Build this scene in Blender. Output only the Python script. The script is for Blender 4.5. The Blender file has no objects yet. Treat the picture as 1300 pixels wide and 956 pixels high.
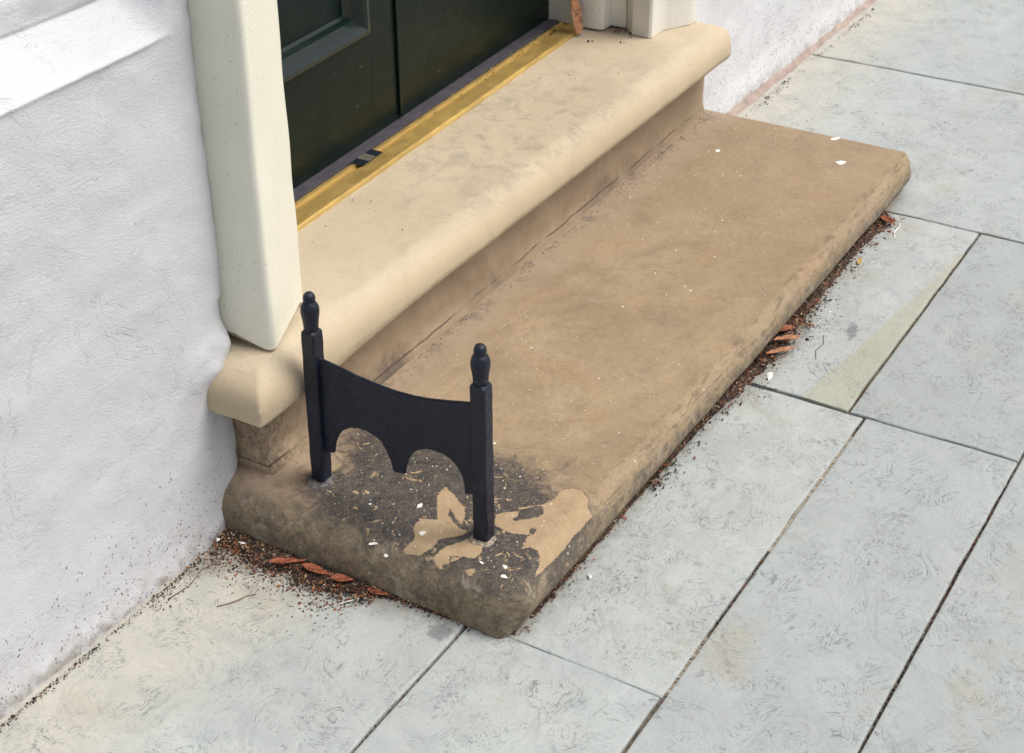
import bpy, bmesh, math, random
from mathutils import Vector, noise, Matrix
rnd = random.Random(7)
S = bpy.context.scene
COL = S.collection

# ---------------------------------------------------------------- camera
cam_d = bpy.data.cameras.new('camera'); cam = bpy.data.objects.new('camera', cam_d); COL.objects.link(cam)
S.camera = cam
YAW, PITCH, ROLL = 0.538652, 0.543195, -0.008982
fwd = Vector((math.cos(YAW)*math.cos(PITCH), math.sin(YAW)*math.cos(PITCH), -math.sin(PITCH)))
rt = fwd.cross(Vector((0, 0, 1))).normalized(); up = rt.cross(fwd)
r2 = rt*math.cos(ROLL)+up*math.sin(ROLL); u2 = -rt*math.sin(ROLL)+up*math.cos(ROLL)
cam.matrix_world = Matrix(((r2.x, u2.x, -fwd.x, 0), (r2.y, u2.y, -fwd.y, 0), (r2.z, u2.z, -fwd.z, 1.6), (0, 0, 0, 1)))
cam_d.sensor_width = 36; cam_d.lens = 56.718; cam_d.shift_y = -45/1300
cam_d.clip_start = 0.05; cam_d.clip_end = 2000
cam_d.dof.use_dof = True; cam_d.dof.focus_distance = 2.5; cam_d.dof.aperture_fstop = 11

# ---------------------------------------------------------------- light
SUN_EL, SUN_AZ = math.radians(58), math.radians(-62)      # azimuth measured from +X
w = bpy.data.worlds.new("World"); S.world = w; w.use_nodes = True
nt = w.node_tree; bg = nt.nodes['Background']
sky = nt.nodes.new('ShaderNodeTexSky'); sky.sky_type = 'NISHITA'; sky.sun_disc = False
sky.sun_elevation = SUN_EL; sky.sun_rotation = math.pi/2-SUN_AZ
sky.air_density = 0.75; sky.dust_density = 4.0; sky.ozone_density = 0.7
hs = nt.nodes.new('ShaderNodeHueSaturation'); hs.inputs['Saturation'].default_value = .55
nt.links.new(sky.outputs[0], hs.inputs['Color']); nt.links.new(hs.outputs[0], bg.inputs[0]); bg.inputs[1].default_value = 0.125
sd = bpy.data.lights.new('sun', 'SUN'); sun = bpy.data.objects.new('sun', sd); COL.objects.link(sun)
sd.energy = 1.5; sd.angle = math.radians(30); sd.color = (1.0, 0.94, 0.85)
dirv = Vector((math.cos(SUN_EL)*math.cos(SUN_AZ), math.cos(SUN_EL)*math.sin(SUN_AZ), math.sin(SUN_EL)))
sun.rotation_euler = dirv.to_track_quat('Z', 'Y').to_euler()
S.view_settings.view_transform = 'Standard'; S.view_settings.look = 'None'
S.view_settings.exposure = 0.5; S.view_settings.gamma = 1

# ---------------------------------------------------------------- node helper
class M:
    def __init__(s, name):
        s.m = bpy.data.materials.new(name); s.m.use_nodes = True; s.t = s.m.node_tree
        s.b = s.t.nodes['Principled BSDF']; s._o = None
    def n(s, kind, ins=None, **kw):
        nd = s.t.nodes.new('ShaderNode'+kind)
        for k, v in kw.items(): setattr(nd, k, v)
        for k, v in (ins or {}).items(): s.put(nd.inputs[k], v)
        return nd
    def put(s, sock, v):
        if hasattr(v, 'is_output'): s.t.links.new(v, sock)
        elif isinstance(v, (tuple, list)) and len(v) == 3 and sock.type == 'RGBA': sock.default_value = (*v, 1)
        else: sock.default_value = v
    def obj(s):
        if s._o is None: s._o = s.n('TexCoord').outputs['Object']
        return s._o
    def map(s, sc=(1, 1, 1), loc=(0, 0, 0), rot=(0, 0, 0), v=None):
        return s.n('Mapping', {'Vector': v or s.obj(), 'Scale': sc, 'Location': loc, 'Rotation': rot}).outputs[0]
    def noise(s, scale, det=4, rough=.55, dist=0, v=None, col=False):
        nd = s.n('TexNoise', {'Vector': v or s.obj(), 'Scale': scale, 'Detail': det, 'Roughness': rough, 'Distortion': dist})
        return nd.outputs['Color' if col else 'Fac']
    def vor(s, scale, v=None, feature='F1', out='Distance', rand=1):
        return s.n('TexVoronoi', {'Vector': v or s.obj(), 'Scale': scale, 'Randomness': rand}, feature=feature).outputs[out]
    def math(s, op, a, b=0.0, c=None, clamp=False):
        nd = s.n('Math', operation=op, use_clamp=clamp); s.put(nd.inputs[0], a); s.put(nd.inputs[1], b)
        if c is not None: s.put(nd.inputs[2], c)
        return nd.outputs[0]
    def ramp(s, x, a, b, to0=0.0, to1=1.0):
        nd = s.n('MapRange', {'Value': x, 'From Min': a, 'From Max': b, 'To Min': to0, 'To Max': to1}); return nd.outputs[0]
    def mix(s, f, a, b, blend='MIX'):
        nd = s.n('Mix', data_type='RGBA', blend_type=blend); s.put(nd.inputs[0], f); s.put(nd.inputs[6], a); s.put(nd.inputs[7], b); return nd.outputs[2]
    def xyz(s):
        nd = s.n('SeparateXYZ', {0: s.obj()}); return nd.outputs
    def attr(s, name):
        return s.n('Attribute', attribute_name=name).outputs['Fac']
    def bump(s, h, strength=.5, dist=.002, prev=None):
        i = {'Height': h, 'Strength': strength, 'Distance': dist}
        if prev is not None: i['Normal'] = prev
        return s.n('Bump', i).outputs[0]
    def done(s, col=None, rough=None, normal=None, **kw):
        if col is not None: s.put(s.b.inputs['Base Color'], col)
        if rough is not None: s.put(s.b.inputs['Roughness'], rough)
        if normal is not None: s.put(s.b.inputs['Normal'], normal)
        for k, v in kw.items(): s.put(s.b.inputs[k.replace('_', ' ')], v)
        return s.m

# ---------------------------------------------------------------- materials
def mat_plain(name, col, rough=.6, var=.25, scale=60, **kw):
    m = M(name); f = m.noise(scale, 3)
    c2 = tuple(c*(1-var) for c in col); c3 = tuple(min(1, c*(1+var)) for c in col)
    return m.done(m.mix(m.ramp(f, .3, .7), c2, c3), rough, m.bump(m.noise(scale*4), .4, .001), **kw)

def mat_render(name, base, low_dirt=.12, speck=1.0):
    m = M(name); x, y, z = m.xyz()
    big = m.noise(2.2, 5)
    c = m.mix(m.ramp(big, .35, .7), base, tuple(v*.93 for v in base))
    st = m.noise(9, 4, .6, 1.0, v=m.map((1, 1, .35)))
    c = m.mix(m.ramp(st, .55, .75, 0, .22), c, tuple(b*k for b, k in zip(base, (.80, .80, .83))))
    cr = m.noise(3.5, 6, .6, 1.0); ck = m.math('MULTIPLY', m.ramp(m.math('ABSOLUTE', m.math('SUBTRACT', cr, .5)), 0, .0022, 1, 0), m.ramp(m.noise(2.5, 2, v=m.map((1, 1, 1), (4, 0, 3))), .50, .58))
    c = m.mix(m.math('MULTIPLY', ck, .15), c, (.30, .30, .31))
    gr = m.math('MULTIPLY', m.ramp(z, .22, 0), m.ramp(m.noise(24, 6, .75), .45, .68)); c = m.mix(m.math('MULTIPLY', gr, .35), c, (.36, .34, .31))
    # black splash specks, thicker towards the foot of the wall
    dens = m.ramp(m.math('ADD', z, m.math('MULTIPLY', m.math('SUBTRACT', m.noise(7, 3), .5), .16)), low_dirt+.1, 0, 0, 1)
    dens = m.math('MULTIPLY', dens, dens)
    wv = m.n('VectorMath', {0: m.map((1, 1, .7)), 1: m.n('VectorMath', {0: m.noise(120, 2, col=True), 1: (.006, .006, .006)}, operation='MULTIPLY').outputs[0]}, operation='ADD').outputs[0]
    v1 = m.vor(210, v=wv); v1r = m.vor(210, v=wv, out='Color')
    r1 = m.n('SeparateColor', {0: v1r}).outputs[0]
    thr = m.math('MULTIPLY', m.math('ADD', m.math('MULTIPLY', dens, 1.5*speck), .0006*speck), m.ramp(m.noise(22, 4), .38, .64, .05, 1.5))
    on = m.math('LESS_THAN', r1, thr)
    sp = m.math('MULTIPLY', on, m.ramp(m.math('ADD', v1, m.math('MULTIPLY', m.n('SeparateColor', {0: v1r}).outputs[1], .25)), .28, .40, 1, 0))
    c = m.mix(m.math('MULTIPLY', sp, .85), c, (.06, .055, .05))
    # worn smear at the very foot
    foot = m.math('MULTIPLY', m.ramp(z, .045, 0, 0, 1), m.ramp(m.noise(40, 4), .42, .62))
    c = m.mix(m.math('MULTIPLY', foot, .7), c, (.23, .19, .15))
    warp = m.map((1, 1, 1.9), v=m.n('VectorMath', {0: m.obj(), 1: (0, 0, 0)}, operation='ADD').outputs[0])
    h1 = m.noise(240, 3, .5, .1, v=warp); h2 = m.noise(22, 4, .6, .6); h3 = m.noise(420, 2)
    n = m.bump(h2, .45, .005); n = m.bump(h1, .50, .0022, n); n = m.bump(h3, .2, .0008, n); n = m.bump(ck, .5, -.002, n)
    return m.done(c, .62, n)

def mat_wood_paint(name, base, dark=.5):
    m = M(name)
    c = m.mix(m.ramp(m.noise(5, 4), .35, .7), base, tuple(v*.93 for v in base))
    gr = m.noise(60, 4, .6, .5, v=m.map((1, 1, .05)))
    c = m.mix(m.ramp(gr, .6, .8, 0, .12), c, tuple(v*.7 for v in base))
    v = m.vor(230, v=m.map((1, 1, .45))); r = m.n('SeparateColor', {0: m.vor(230, v=m.map((1, 1, .45)), out='Color')}).outputs[0]
    sp = m.math('MULTIPLY', m.math('LESS_THAN', r, m.ramp(m.noise(10, 2), .4, .65, .02, .28)), m.ramp(v, .10, .22, 1, 0))
    c = m.mix(m.math('MULTIPLY', sp, dark), c, (.12, .11, .08))
    cr = m.noise(28, 5, .7, 2.5, v=m.map((1, 1, .25)))
    crk = m.math('MULTIPLY', m.ramp(m.math('ABSOLUTE', m.math('SUBTRACT', cr, .5)), 0, .006, 1, 0), m.ramp(m.noise(6, 2), .62, .7))
    c = m.mix(m.math('MULTIPLY', crk, .6), c, (.14, .13, .1))
    n = m.bump(gr, .35, .002); n = m.bump(m.noise(90, 3), .25, .0015, n); n = m.bump(crk, .4, -.002, n)
    return m.done(c, .42, n)

def mat_slab():
    m = M('worn_sandstone'); x, y, z = m.xyz()
    big = m.noise(3.2, 5, .6, 1.2)
    c = m.mix(m.ramp(big, .32, .68), (.445, .345, .215), (.335, .245, .145))
    c = m.mix(m.ramp(m.noise(7, 5, .6, .8, v=m.map((1, 1, 1), (3, 1, 0))), .52, .7, 0, .7), c, (.44, .305, .150))
    c = m.mix(m.ramp(m.noise(16, 6, .65, .5, v=m.map((1, 1, 1), (7, 0, 0))), .55, .75, 0, .55), c, (.21, .162, .12))
    # far end browner
    c = m.mix(m.ramp(x, 2.3, 3.3, 0, .5), c, (.265, .192, .120))
    c = m.mix(m.ramp(m.noise(5, 8, .75, .6, v=m.map((1, 1, 1), (2, 8, 0))), .48, .64, 0, .65), c, (.220, .160, .105))
    c = m.mix(m.ramp(m.noise(10, 5, .6, .4, v=m.map((1, 1, 1), (1, 6, 0))), .64, .72, 0, .5), c, (.43, .335, .245))
    c = m.mix(m.ramp(m.noise(70, 6, .8, .5), .48, .68, 0, .5), c, (.20, .145, .10))
    # grain
    g = m.noise(500, 2, .6); c = m.mix(m.ramp(g, .3, .7, 0, .45), c, (.17, .12, .075)); 
    c = m.mix(m.ramp(m.noise(620, 3), .58, .70, 0, .5), c, (.55, .44, .30))
    # pinkish mortar bloom along the back joint
    bl = m.math('ADD', y, m.math('MULTIPLY', m.math('SUBTRACT', m.noise(12, 4), .5), .09))
    c = m.mix(m.ramp(bl, 1.325, 1.385, 0, .75), c, (.35, .268, .195))
    mo = m.math('MULTIPLY', m.ramp(y, 1.355, 1.40), m.ramp(m.noise(30, 5, .7), .5, .62))
    c = m.mix(m.math('MULTIPLY', mo, .55), c, (.13, .11, .10))
    # grey weathered crust near the scraper
    cd = m.attr('crust'); nb = m.noise(30, 6, .7, 1.5); nf = m.noise(160, 4, .7)
    k = m.math('ADD', m.math('ADD', cd, .012), m.math('ADD', m.math('MULTIPLY', m.math('SUBTRACT', nb, .5), .17), m.math('MULTIPLY', m.math('SUBTRACT', nf, .5), .035)))
    crust = m.math('MULTIPLY', m.ramp(k, -.020, .020), m.ramp(m.noise(70, 6, .8, .6, v=m.map((1, 1, 1), (3, 7, 0))), .36, .50, .68, 1))
    sd_ = m.math('ADD', cd, m.math('MULTIPLY', m.math('SUBTRACT', m.noise(17, 7, .75, .8), .5), .42))
    soft = m.math('MULTIPLY', m.ramp(sd_, -.07, .03), m.ramp(m.noise(120, 5, .8), .36, .56, .3, 1))
    c = m.mix(m.math('MULTIPLY', soft, .8), c, (.080, .068, .058))
    gc = m.mix(m.ramp(m.noise(55, 5, .7, .6), .35, .65), (.018, .019, .025), (.085, .074, .064))
    gc = m.mix(m.ramp(m.noise(300, 4, .75), .56, .66, 0, .8), gc, (.33, .27, .19))
    c = m.mix(m.math('MULTIPLY', crust, .93), c, gc)
    # worn end and front edge: brown grey, granular
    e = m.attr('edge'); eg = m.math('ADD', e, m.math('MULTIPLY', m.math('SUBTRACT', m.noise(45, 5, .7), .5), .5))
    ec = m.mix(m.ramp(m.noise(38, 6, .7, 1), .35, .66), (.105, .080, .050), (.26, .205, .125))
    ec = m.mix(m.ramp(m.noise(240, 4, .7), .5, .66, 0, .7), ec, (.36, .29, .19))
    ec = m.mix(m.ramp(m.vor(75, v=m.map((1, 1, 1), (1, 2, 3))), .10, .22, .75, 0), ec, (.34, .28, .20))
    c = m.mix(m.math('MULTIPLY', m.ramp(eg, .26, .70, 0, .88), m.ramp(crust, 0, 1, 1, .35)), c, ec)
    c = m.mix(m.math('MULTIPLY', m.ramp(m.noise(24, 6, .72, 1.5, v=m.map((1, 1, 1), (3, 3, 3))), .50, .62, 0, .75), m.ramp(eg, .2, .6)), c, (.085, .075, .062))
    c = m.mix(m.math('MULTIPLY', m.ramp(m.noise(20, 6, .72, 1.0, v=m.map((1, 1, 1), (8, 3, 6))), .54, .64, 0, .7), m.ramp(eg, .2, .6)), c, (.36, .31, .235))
    # bedding lines on the front edge
    bed = m.noise(70, 5, .7, .3, v=m.map((.30, 1, 2.4)))
    fr = m.ramp(y, .955, .930)
    c = m.mix(m.math('MULTIPLY', m.math('MULTIPLY', fr, m.ramp(bed, .52, .62)), .6), c, (.10, .075, .05))
    # skinned-off light patches with crisp outlines
    s = m.attr('patch'); se = m.math('ADD', s, m.math('ADD', m.math('MULTIPLY', m.math('SUBTRACT', m.noise(100, 6, .75), .5), .012), m.math('MULTIPLY', m.math('SUBTRACT', m.noise(420, 3), .5), .005)))
    pt = m.ramp(se, -.0003, .0004)
    sm = m.noise(34, 5, .62, 1.8, v=m.map((1, 1, 1), (5, 9, 0)))
    sm = m.math('MULTIPLY', m.ramp(sm, .605, .618), m.ramp(cd, -.01, .02))
    pt = m.math('MAXIMUM', pt, sm)
    pc = m.mix(m.ramp(m.noise(30, 4), .35, .7), (.43, .315, .19), (.365, .265, .155))
    c = m.mix(pt, c, pc)
    # scattered pale grit
    v = m.vor(95); r = m.n('SeparateColor', {0: m.vor(95, out='Color')}).outputs[0]
    sp = m.math('MULTIPLY', m.math('LESS_THAN', r, m.ramp(cd, -.03, .03, .012, .07)), m.ramp(v, .10, .2, 1, 0))
    c = m.mix(sp, c, (.62, .58, .50))
    v = m.vor(60, v=m.map((1, 1, 1), (4, 4, 0))); r = m.n('SeparateColor', {0: m.vor(60, v=m.map((1, 1, 1), (4, 4, 0)), out='Color')}).outputs[1]
    sp = m.math('MULTIPLY', m.math('LESS_THAN', r, .03), m.ramp(v, .07, .13, 1, 0)); c = m.mix(sp, c, (.06, .05, .04))
    n = m.bump(m.noise(18, 6, .65), .5, .005)
    pit = m.ramp(m.vor(120, v=m.map((1, 1, 1), (6, 2, 0))), .05, .16, 1, 0); pit = m.math('MULTIPLY', pit, m.ramp(m.noise(9, 3), .5, .62)); n = m.bump(pit, .5, -.0012, n); n = m.bump(m.noise(330, 4, .7), .6, .0014, n)
    n = m.bump(m.math('MULTIPLY', m.noise(120, 5, .7), m.math('MAXIMUM', crust, m.ramp(e, .1, .6, .25, 1))), .7, .003, n)
    n = m.bump(m.noise(700, 2), .35, .0008, n); n = m.bump(pt, .9, -.0022, n)
    n = m.bump(m.math('MULTIPLY', fr, bed), .6, .003, n)
    return m.done(c, m.ramp(m.noise(60, 3), .3, .7, .72, .9), n)

def mat_step():
    m = M('cream_stone'); x, y, z = m.xyz()
    c = m.mix(m.ramp(m.noise(4, 5, .6, .8), .35, .68), (.56, .48, .35), (.50, .42, .30))
    c = m.mix(m.ramp(m.noise(8, 5, .62, 1), .56, .72, 0, .6), c, (.42, .345, .255))
    # grey tread wear in the middle of the tread
    tr = m.math('MULTIPLY', m.ramp(m.math('ABSOLUTE', m.math('SUBTRACT', x, 2.55)), .15, .55, 1, 0), m.ramp(m.noise(22, 6, .7, .8, v=m.map((1.0, 1, 1))), .49, .66))
    tr = m.math('MULTIPLY', tr, m.ramp(z, .29, .305))
    c = m.mix(m.math('MULTIPLY', tr, .55), c, (.27, .235, .20))
    c = m.mix(m.ramp(m.noise(45, 6, .78, .4), .54, .74, 0, .38), c, (.33, .27, .20))
    c = m.mix(m.math('MULTIPLY', m.ramp(m.noise(11, 6, .7, .4, v=m.map((.5, 1, 1), (3, 1, 2))), .56, .68), .4), c, (.36, .30, .23))
    # nose: sandy grain
    nz = m.ramp(z, .31, .285); c = m.mix(m.math('MULTIPLY', nz, .45), c, (.46, .355, .215))
    c = m.mix(m.ramp(m.noise(520, 2), .35, .7, 0, .2), c, (.28, .22, .15))
    c = m.mix(m.ramp(m.noise(800, 2), .62, .72, 0, .3), c, (.7, .62, .48))
    # riser: mellow brown stone with black mould along the joint
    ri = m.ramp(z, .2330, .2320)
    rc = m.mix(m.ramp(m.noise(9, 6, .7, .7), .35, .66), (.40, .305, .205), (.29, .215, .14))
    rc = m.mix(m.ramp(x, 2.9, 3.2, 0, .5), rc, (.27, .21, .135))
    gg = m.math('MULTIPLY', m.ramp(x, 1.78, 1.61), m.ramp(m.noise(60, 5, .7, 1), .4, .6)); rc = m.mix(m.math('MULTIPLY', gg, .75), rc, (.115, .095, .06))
    ms = m.math('ADD', z, m.math('MULTIPLY', m.math('SUBTRACT', m.noise(50, 4, .7, v=m.map((1, 1, .4))), .5), .09))
    mk = m.math('MULTIPLY', m.ramp(ms, .125, .09), m.ramp(m.noise(5, 2), .38, .58))
    rc = m.mix(m.math('MULTIPLY', mk, .75), rc, (.075, .065, .055))
    jl = m.math('ADD', z, m.math('MULTIPLY', m.math('SUBTRACT', m.noise(14, 3), .5), .010)); jl = m.ramp(m.math('ABSOLUTE', m.math('SUBTRACT', jl, .098)), .0007, .0022, 1, 0)
    rc = m.mix(m.math('MULTIPLY', jl, m.ramp(m.noise(11, 3), .38, .5, .1, .8)), rc, (.05, .035, .03))
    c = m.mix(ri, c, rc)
    v = m.vor(55); r = m.n('SeparateColor', {0: m.vor(55, out='Color')}).outputs[0]
    sp = m.math('MULTIPLY', m.math('LESS_THAN', r, .035), m.ramp(v, .06, .12, 1, 0)); c = m.mix(m.math('MULTIPLY', sp, .8), c, (.07, .055, .04))
    n = m.bump(m.noise(30, 6, .65), .4, .003); n = m.bump(m.noise(360, 4, .7), .6, .0012, n)
    return m.done(c, .82, n, Specular_IOR_Level=.3)

def mat_paving():
    m = M('riven_paving'); x, y, z = m.xyz()
    tone = m.attr('tone')
    c = m.mix(m.ramp(m.noise(2.2, 5, .6, .8), .35, .68), (.445, .480, .465), (.385, .412, .402))
    c = m.mix(m.ramp(tone, 0, 1, 0, .9), c, (.325, .355, .355))
    c = m.mix(m.ramp(m.noise(3.3, 4, .6, v=m.map((1, 1, 1), (9, 3, 0))), .58, .75, 0, .55), c, (.46, .47, .44))
    # buff ochre bloom against the house wall and soft beige stains
    wb = m.math('ADD', y, m.math('MULTIPLY', m.math('SUBTRACT', m.noise(4, 4), .5), .25))
    far = m.ramp(x, 3.1, 3.5); near = m.ramp(x, 1.7, 1.45)
    c = m.mix(m.math('MULTIPLY', m.math('MULTIPLY', m.ramp(wb, 1.18, 1.36), m.math('MAXIMUM', far, near)), .62), c, (.52, .475, .385))
    c = m.mix(m.math('MULTIPLY', m.ramp(m.noise(5, 5, .65), .58, .70), .6), c, (.36, .33, .25))
    # riven swirls: thin curved contour lines in patches
    wv = m.n('VectorMath', {0: m.obj(), 1: m.n('VectorMath', {0: m.noise(5, 2, col=True), 1: (.22, .22, 0)}, operation='MULTIPLY').outputs[0]}, operation='ADD').outputs[0]
    a = m.noise(8.5, 4, .55, 1.7, v=wv)
    band = m.math('FRACT', m.math('MULTIPLY', a, 17))
    line = m.ramp(m.math('ABSOLUTE', m.math('SUBTRACT', band, .5)), .02, .26, 1, 0)
    msk = m.math('MULTIPLY', m.ramp(m.noise(12, 5, .7, v=m.map((1, 1, 1), (2, 5, 1))), .48, .60), m.ramp(m.noise(90, 3, .7), .38, .55))
    line = m.math('MULTIPLY', line, msk)
    c = m.mix(m.ramp(m.noise(11, 6, .7, 1.2, v=m.map((1, 1, 1), (4, 4, 4))), .40, .68, 0, .38), c, (.255, .28, .285))
    c = m.mix(m.math('MULTIPLY', line, .8), c, (.16, .18, .18))
    b = m.noise(14, 3, .5, 3.0, v=m.map((1, 1, 1), (11, 0, 0)))
    l2 = m.ramp(m.math('ABSOLUTE', m.math('SUBTRACT', b, .5)), 0, .018, 1, 0)
    l2 = m.math('MULTIPLY', l2, m.ramp(m.noise(10, 5, .7, v=m.map((1, 1, 1), (8, 5, 1))), .48, .6))
    c = m.mix(m.math('MULTIPLY', l2, .95), c, (.15, .165, .165))
    c = m.mix(m.ramp(m.noise(150, 4, .7), .56, .70, 0, .42), c, (.20, .215, .21))
    c = m.mix(m.ramp(m.noise(380, 3), .3, .7, 0, .16), c, (.24, .26, .255))
    # named stains
    wd = m.math('ADD', m.attr('wedge'), m.math('MULTIPLY', m.math('SUBTRACT', m.noise(60, 3), .5), .006))
    c = m.mix(m.ramp(wd, -.006, .007, 0, .6), c, (.345, .335, .24))
    ws = m.math('ADD', m.attr('spot'), m.math('MULTIPLY', m.math('SUBTRACT', m.noise(90, 4), .5), .022))
    c = m.mix(m.ramp(ws, -.002, .006, 0, .72), c, (.14, .15, .155))
    ds = m.math('ADD', m.attr('dirt'), m.math('MULTIPLY', m.math('SUBTRACT', m.noise(70, 5, .7), .5), .07))
    c = m.mix(m.ramp(ds, -.005, .03, 0, .5), c, (.15, .12, .09))
    n = m.bump(m.noise(9, 5, .6), .35, .006); n = m.bump(band, .15, .001, n); n = m.bump(a, .35, .006, n); n = m.bump(line, .5, -.0012, n)
    n = m.bump(m.noise(220, 3), .35, .0010, n)
    return m.done(c, m.ramp(m.noise(12, 4), .3, .7, .55, .75), n)

def mat_iron():
    m = M('black_painted_iron')
    c = m.mix(m.ramp(m.noise(30, 4), .4, .7), (.0075, .0100, .0210), (.012, .0160, .0310))
    v = m.vor(140); r = m.n('SeparateColor', {0: m.vor(140, out='Color')}).outputs[0]
    sp = m.math('MULTIPLY', m.math('LESS_THAN', r, .02), m.ramp(v, .1, .2, 1, 0)); c = m.mix(m.math('MULTIPLY', sp, .7), c, (.2, .15, .1))
    n = m.bump(m.noise(55, 5, .65), .8, .004); n = m.bump(m.noise(260, 4, .7), .6, .0013, n)
    ru = m.math('MULTIPLY', m.ramp(m.noise(85, 6, .8), .66, .72), .6); c = m.mix(ru, c, (.06, .030, .018))
    return m.done(c, m.ramp(m.noise(90, 3), .3, .7, .30, .44), n, Specular_IOR_Level=.35)

def mat_door(spec=.16, rg=.24):
    m = M('dark_green_gloss_paint'); x, y, z = m.xyz()
    c = m.mix(m.ramp(m.noise(12, 5, .7), .4, .75), (.0022, .0085, .0060), (.0045, .0125, .0090))
    low = m.math('MULTIPLY', m.ramp(z, .55, .32), m.ramp(m.noise(30, 6, .75, v=m.map((.5, 1, 1.3))), .42, .7))
    c = m.mix(m.math('MULTIPLY', low, .35), c, (.025, .027, .023))
    sc = m.noise(14, 3, .5, 1, v=m.map((.5, 1, 3), rot=(0, .5, 0)))
    sl = m.math('MULTIPLY', m.ramp(m.math('ABSOLUTE', m.math('SUBTRACT', sc, .5)), 0, .004, 1, 0), m.ramp(m.noise(8, 2), .55, .65))
    c = m.mix(m.math('MULTIPLY', sl, .25), c, (.10, .10, .09))
    v = m.vor(60); r = m.n('SeparateColor', {0: m.vor(60, out='Color')}).outputs[0]
    sp = m.math('MULTIPLY', m.math('LESS_THAN', r, .03), m.ramp(v, .05, .1, 1, 0)); c = m.mix(sp, c, (.2, .17, .14))
    n = m.bump(m.noise(60, 4, .6, v=m.map((.2, 1, 1))), .25, .0012); n = m.bump(m.noise(14, 3), .2, .004, n)
    return m.done(c, m.ramp(m.noise(20, 4), .3, .7, rg, rg+.14), n, Specular_IOR_Level=spec)

def mat_mulch():
    m = M('fine_mulch')
    c = m.mix(m.ramp(m.noise(160, 4, .7), .4, .6), (.018, .013, .011), (.060, .036, .024))
    cl = m.vor(420, out='Color'); q = m.n('SeparateColor', {0: cl}).outputs
    c = m.mix(m.math('LESS_THAN', q[0], .16), c, (.20, .075, .03)); c = m.mix(m.math('LESS_THAN', q[1], .10), c, (.28, .19, .11)); c = m.mix(m.math('LESS_THAN', q[2], .02), c, (.6, .55, .45))
    n = m.bump(m.vor(420), 1.0, .003); n = m.bump(m.noise(300, 3), .8, .002, n)
    return m.done(c, .95, n)

def mat_brass():
    m = M('brass'); 
    c = m.mix(m.ramp(m.noise(20, 5, .7, v=m.map((.3, 1, 1))), .4, .7), (.66, .46, .15), (.46, .31, .10))
    c = m.mix(m.ramp(m.noise(60, 5, .7), .6, .72, 0, .5), c, (.2, .14, .06))
    n = m.bump(m.noise(240, 3, v=m.map((.05, 1, 1))), .25, .0006)
    return m.done(c, m.ramp(m.noise(40, 4), .3, .7, .34, .55), n, Metallic=.6)

MAT = dict(
    wall=mat_render('white_masonry_paint', (.58, .588, .61), .14, .7), wall2=mat_render('white_rough_render', (.70, .70, .71), .20, 4.5),
    frame=mat_wood_paint('cream_gloss_paint', (.79, .77, .645), .75), frame2=mat_wood_paint('cream_paint_weathered', (.76, .735, .66), .9),
    slab=mat_slab(), step=mat_step(), pave=mat_paving(), iron=mat_iron(), door=mat_door(), brass=mat_brass(),
    seal=mat_plain('grey_weather_seal', (.060, .056, .070), .55), chrome=mat_plain('dull_chrome', (.10, .12, .16), .25, Metallic=.9),
    pewter=mat_plain('pewter', (.30, .28, .22), .4, Metallic=.7),
    bed=mat_plain('joint_dirt', (.10, .082, .062), .95, .6, 120), grout=mat_plain('joint_mortar', (.28, .25, .20), .95, .4, 90),
    fillet=mat_plain('pinkish_mortar', (.33, .262, .225), .9, .22, 30),
    mulch=mat_mulch(), door2=mat_door(.5, .10), white=mat_plain('white_splash', (.82, .80, .74), .7, .05, 90), cement=mat_plain('grey_cement', (.27, .225, .175), .9, .6, 140),
    lead=mat_plain('tarnished_lead', (.12, .115, .11), .5, .6, 90),
    c1=mat_plain('crumb_brown', (.045, .028, .020), .95), c2=mat_plain('crumb_black', (.016, .014, .013), .95), c3=mat_plain('crumb_rust', (.24, .075, .03), .9),
    c4=mat_plain('crumb_tan', (.33, .22, .12), .9), c5=mat_plain('crumb_pale', (.62, .57, .47), .9),
    leaf=mat_plain('leaf_orange', (.25, .075, .035), .7, .7, 120), leaf2=mat_plain('leaf_tan', (.36, .17, .085), .65, .7, 110), leaf3=mat_plain('leaf_yellow', (.5, .30, .06), .6, .2, 50),
    twig=mat_plain('twig_brown', (.16, .09, .06), .8), dark=mat_plain('dark_void', (.02, .018, .016), .95),
    asphalt=mat_plain('asphalt', (.05, .05, .052), .9, .3, 40), kerb=mat_plain('kerb_granite', (.30, .30, .29), .8, .3, 60))

# ---------------------------------------------------------------- object helpers
def tag(o, label=None, cat=None, group=None, kind=None):
    for k, v in (('label', label), ('category', cat), ('group', group), ('kind', kind)):
        if v: o[k] = v
    return o
def obj(name, verts, faces, mats, parent=None, smooth=False, fm=None):
    me = bpy.data.meshes.new(name); me.from_pydata([tuple(v) for v in verts], [], faces)
    for mt in (mats if isinstance(mats, list) else [mats]): me.materials.append(mt)
    if fm: me.polygons.foreach_set('material_index', fm)
    if smooth: me.polygons.foreach_set('use_smooth', [True]*len(me.polygons))
    me.update(); o = bpy.data.objects.new(name, me); COL.objects.link(o)
    if parent: o.parent = parent
    return o
def empty(name, loc=(0, 0, 0)):
    o = bpy.data.objects.new(name, None); COL.objects.link(o); o.location = loc; o.empty_display_size = .1
    return o
def keep(o, parent):      # parent while the mesh stays in world coordinates
    o.parent = parent; o.matrix_parent_inverse = Matrix.Translation(-Vector(parent.location)); return o
def bm_obj(name, bm, mats, parent=None, smooth=False):
    me = bpy.data.meshes.new(name); bm.normal_update(); bm.to_mesh(me); bm.free()
    for mt in (mats if isinstance(mats, list) else [mats]): me.materials.append(mt)
    if smooth: me.polygons.foreach_set('use_smooth', [True]*len(me.polygons))
    o = bpy.data.objects.new(name, me); COL.objects.link(o)
    if parent: keep(o, parent)
    return o
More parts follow.
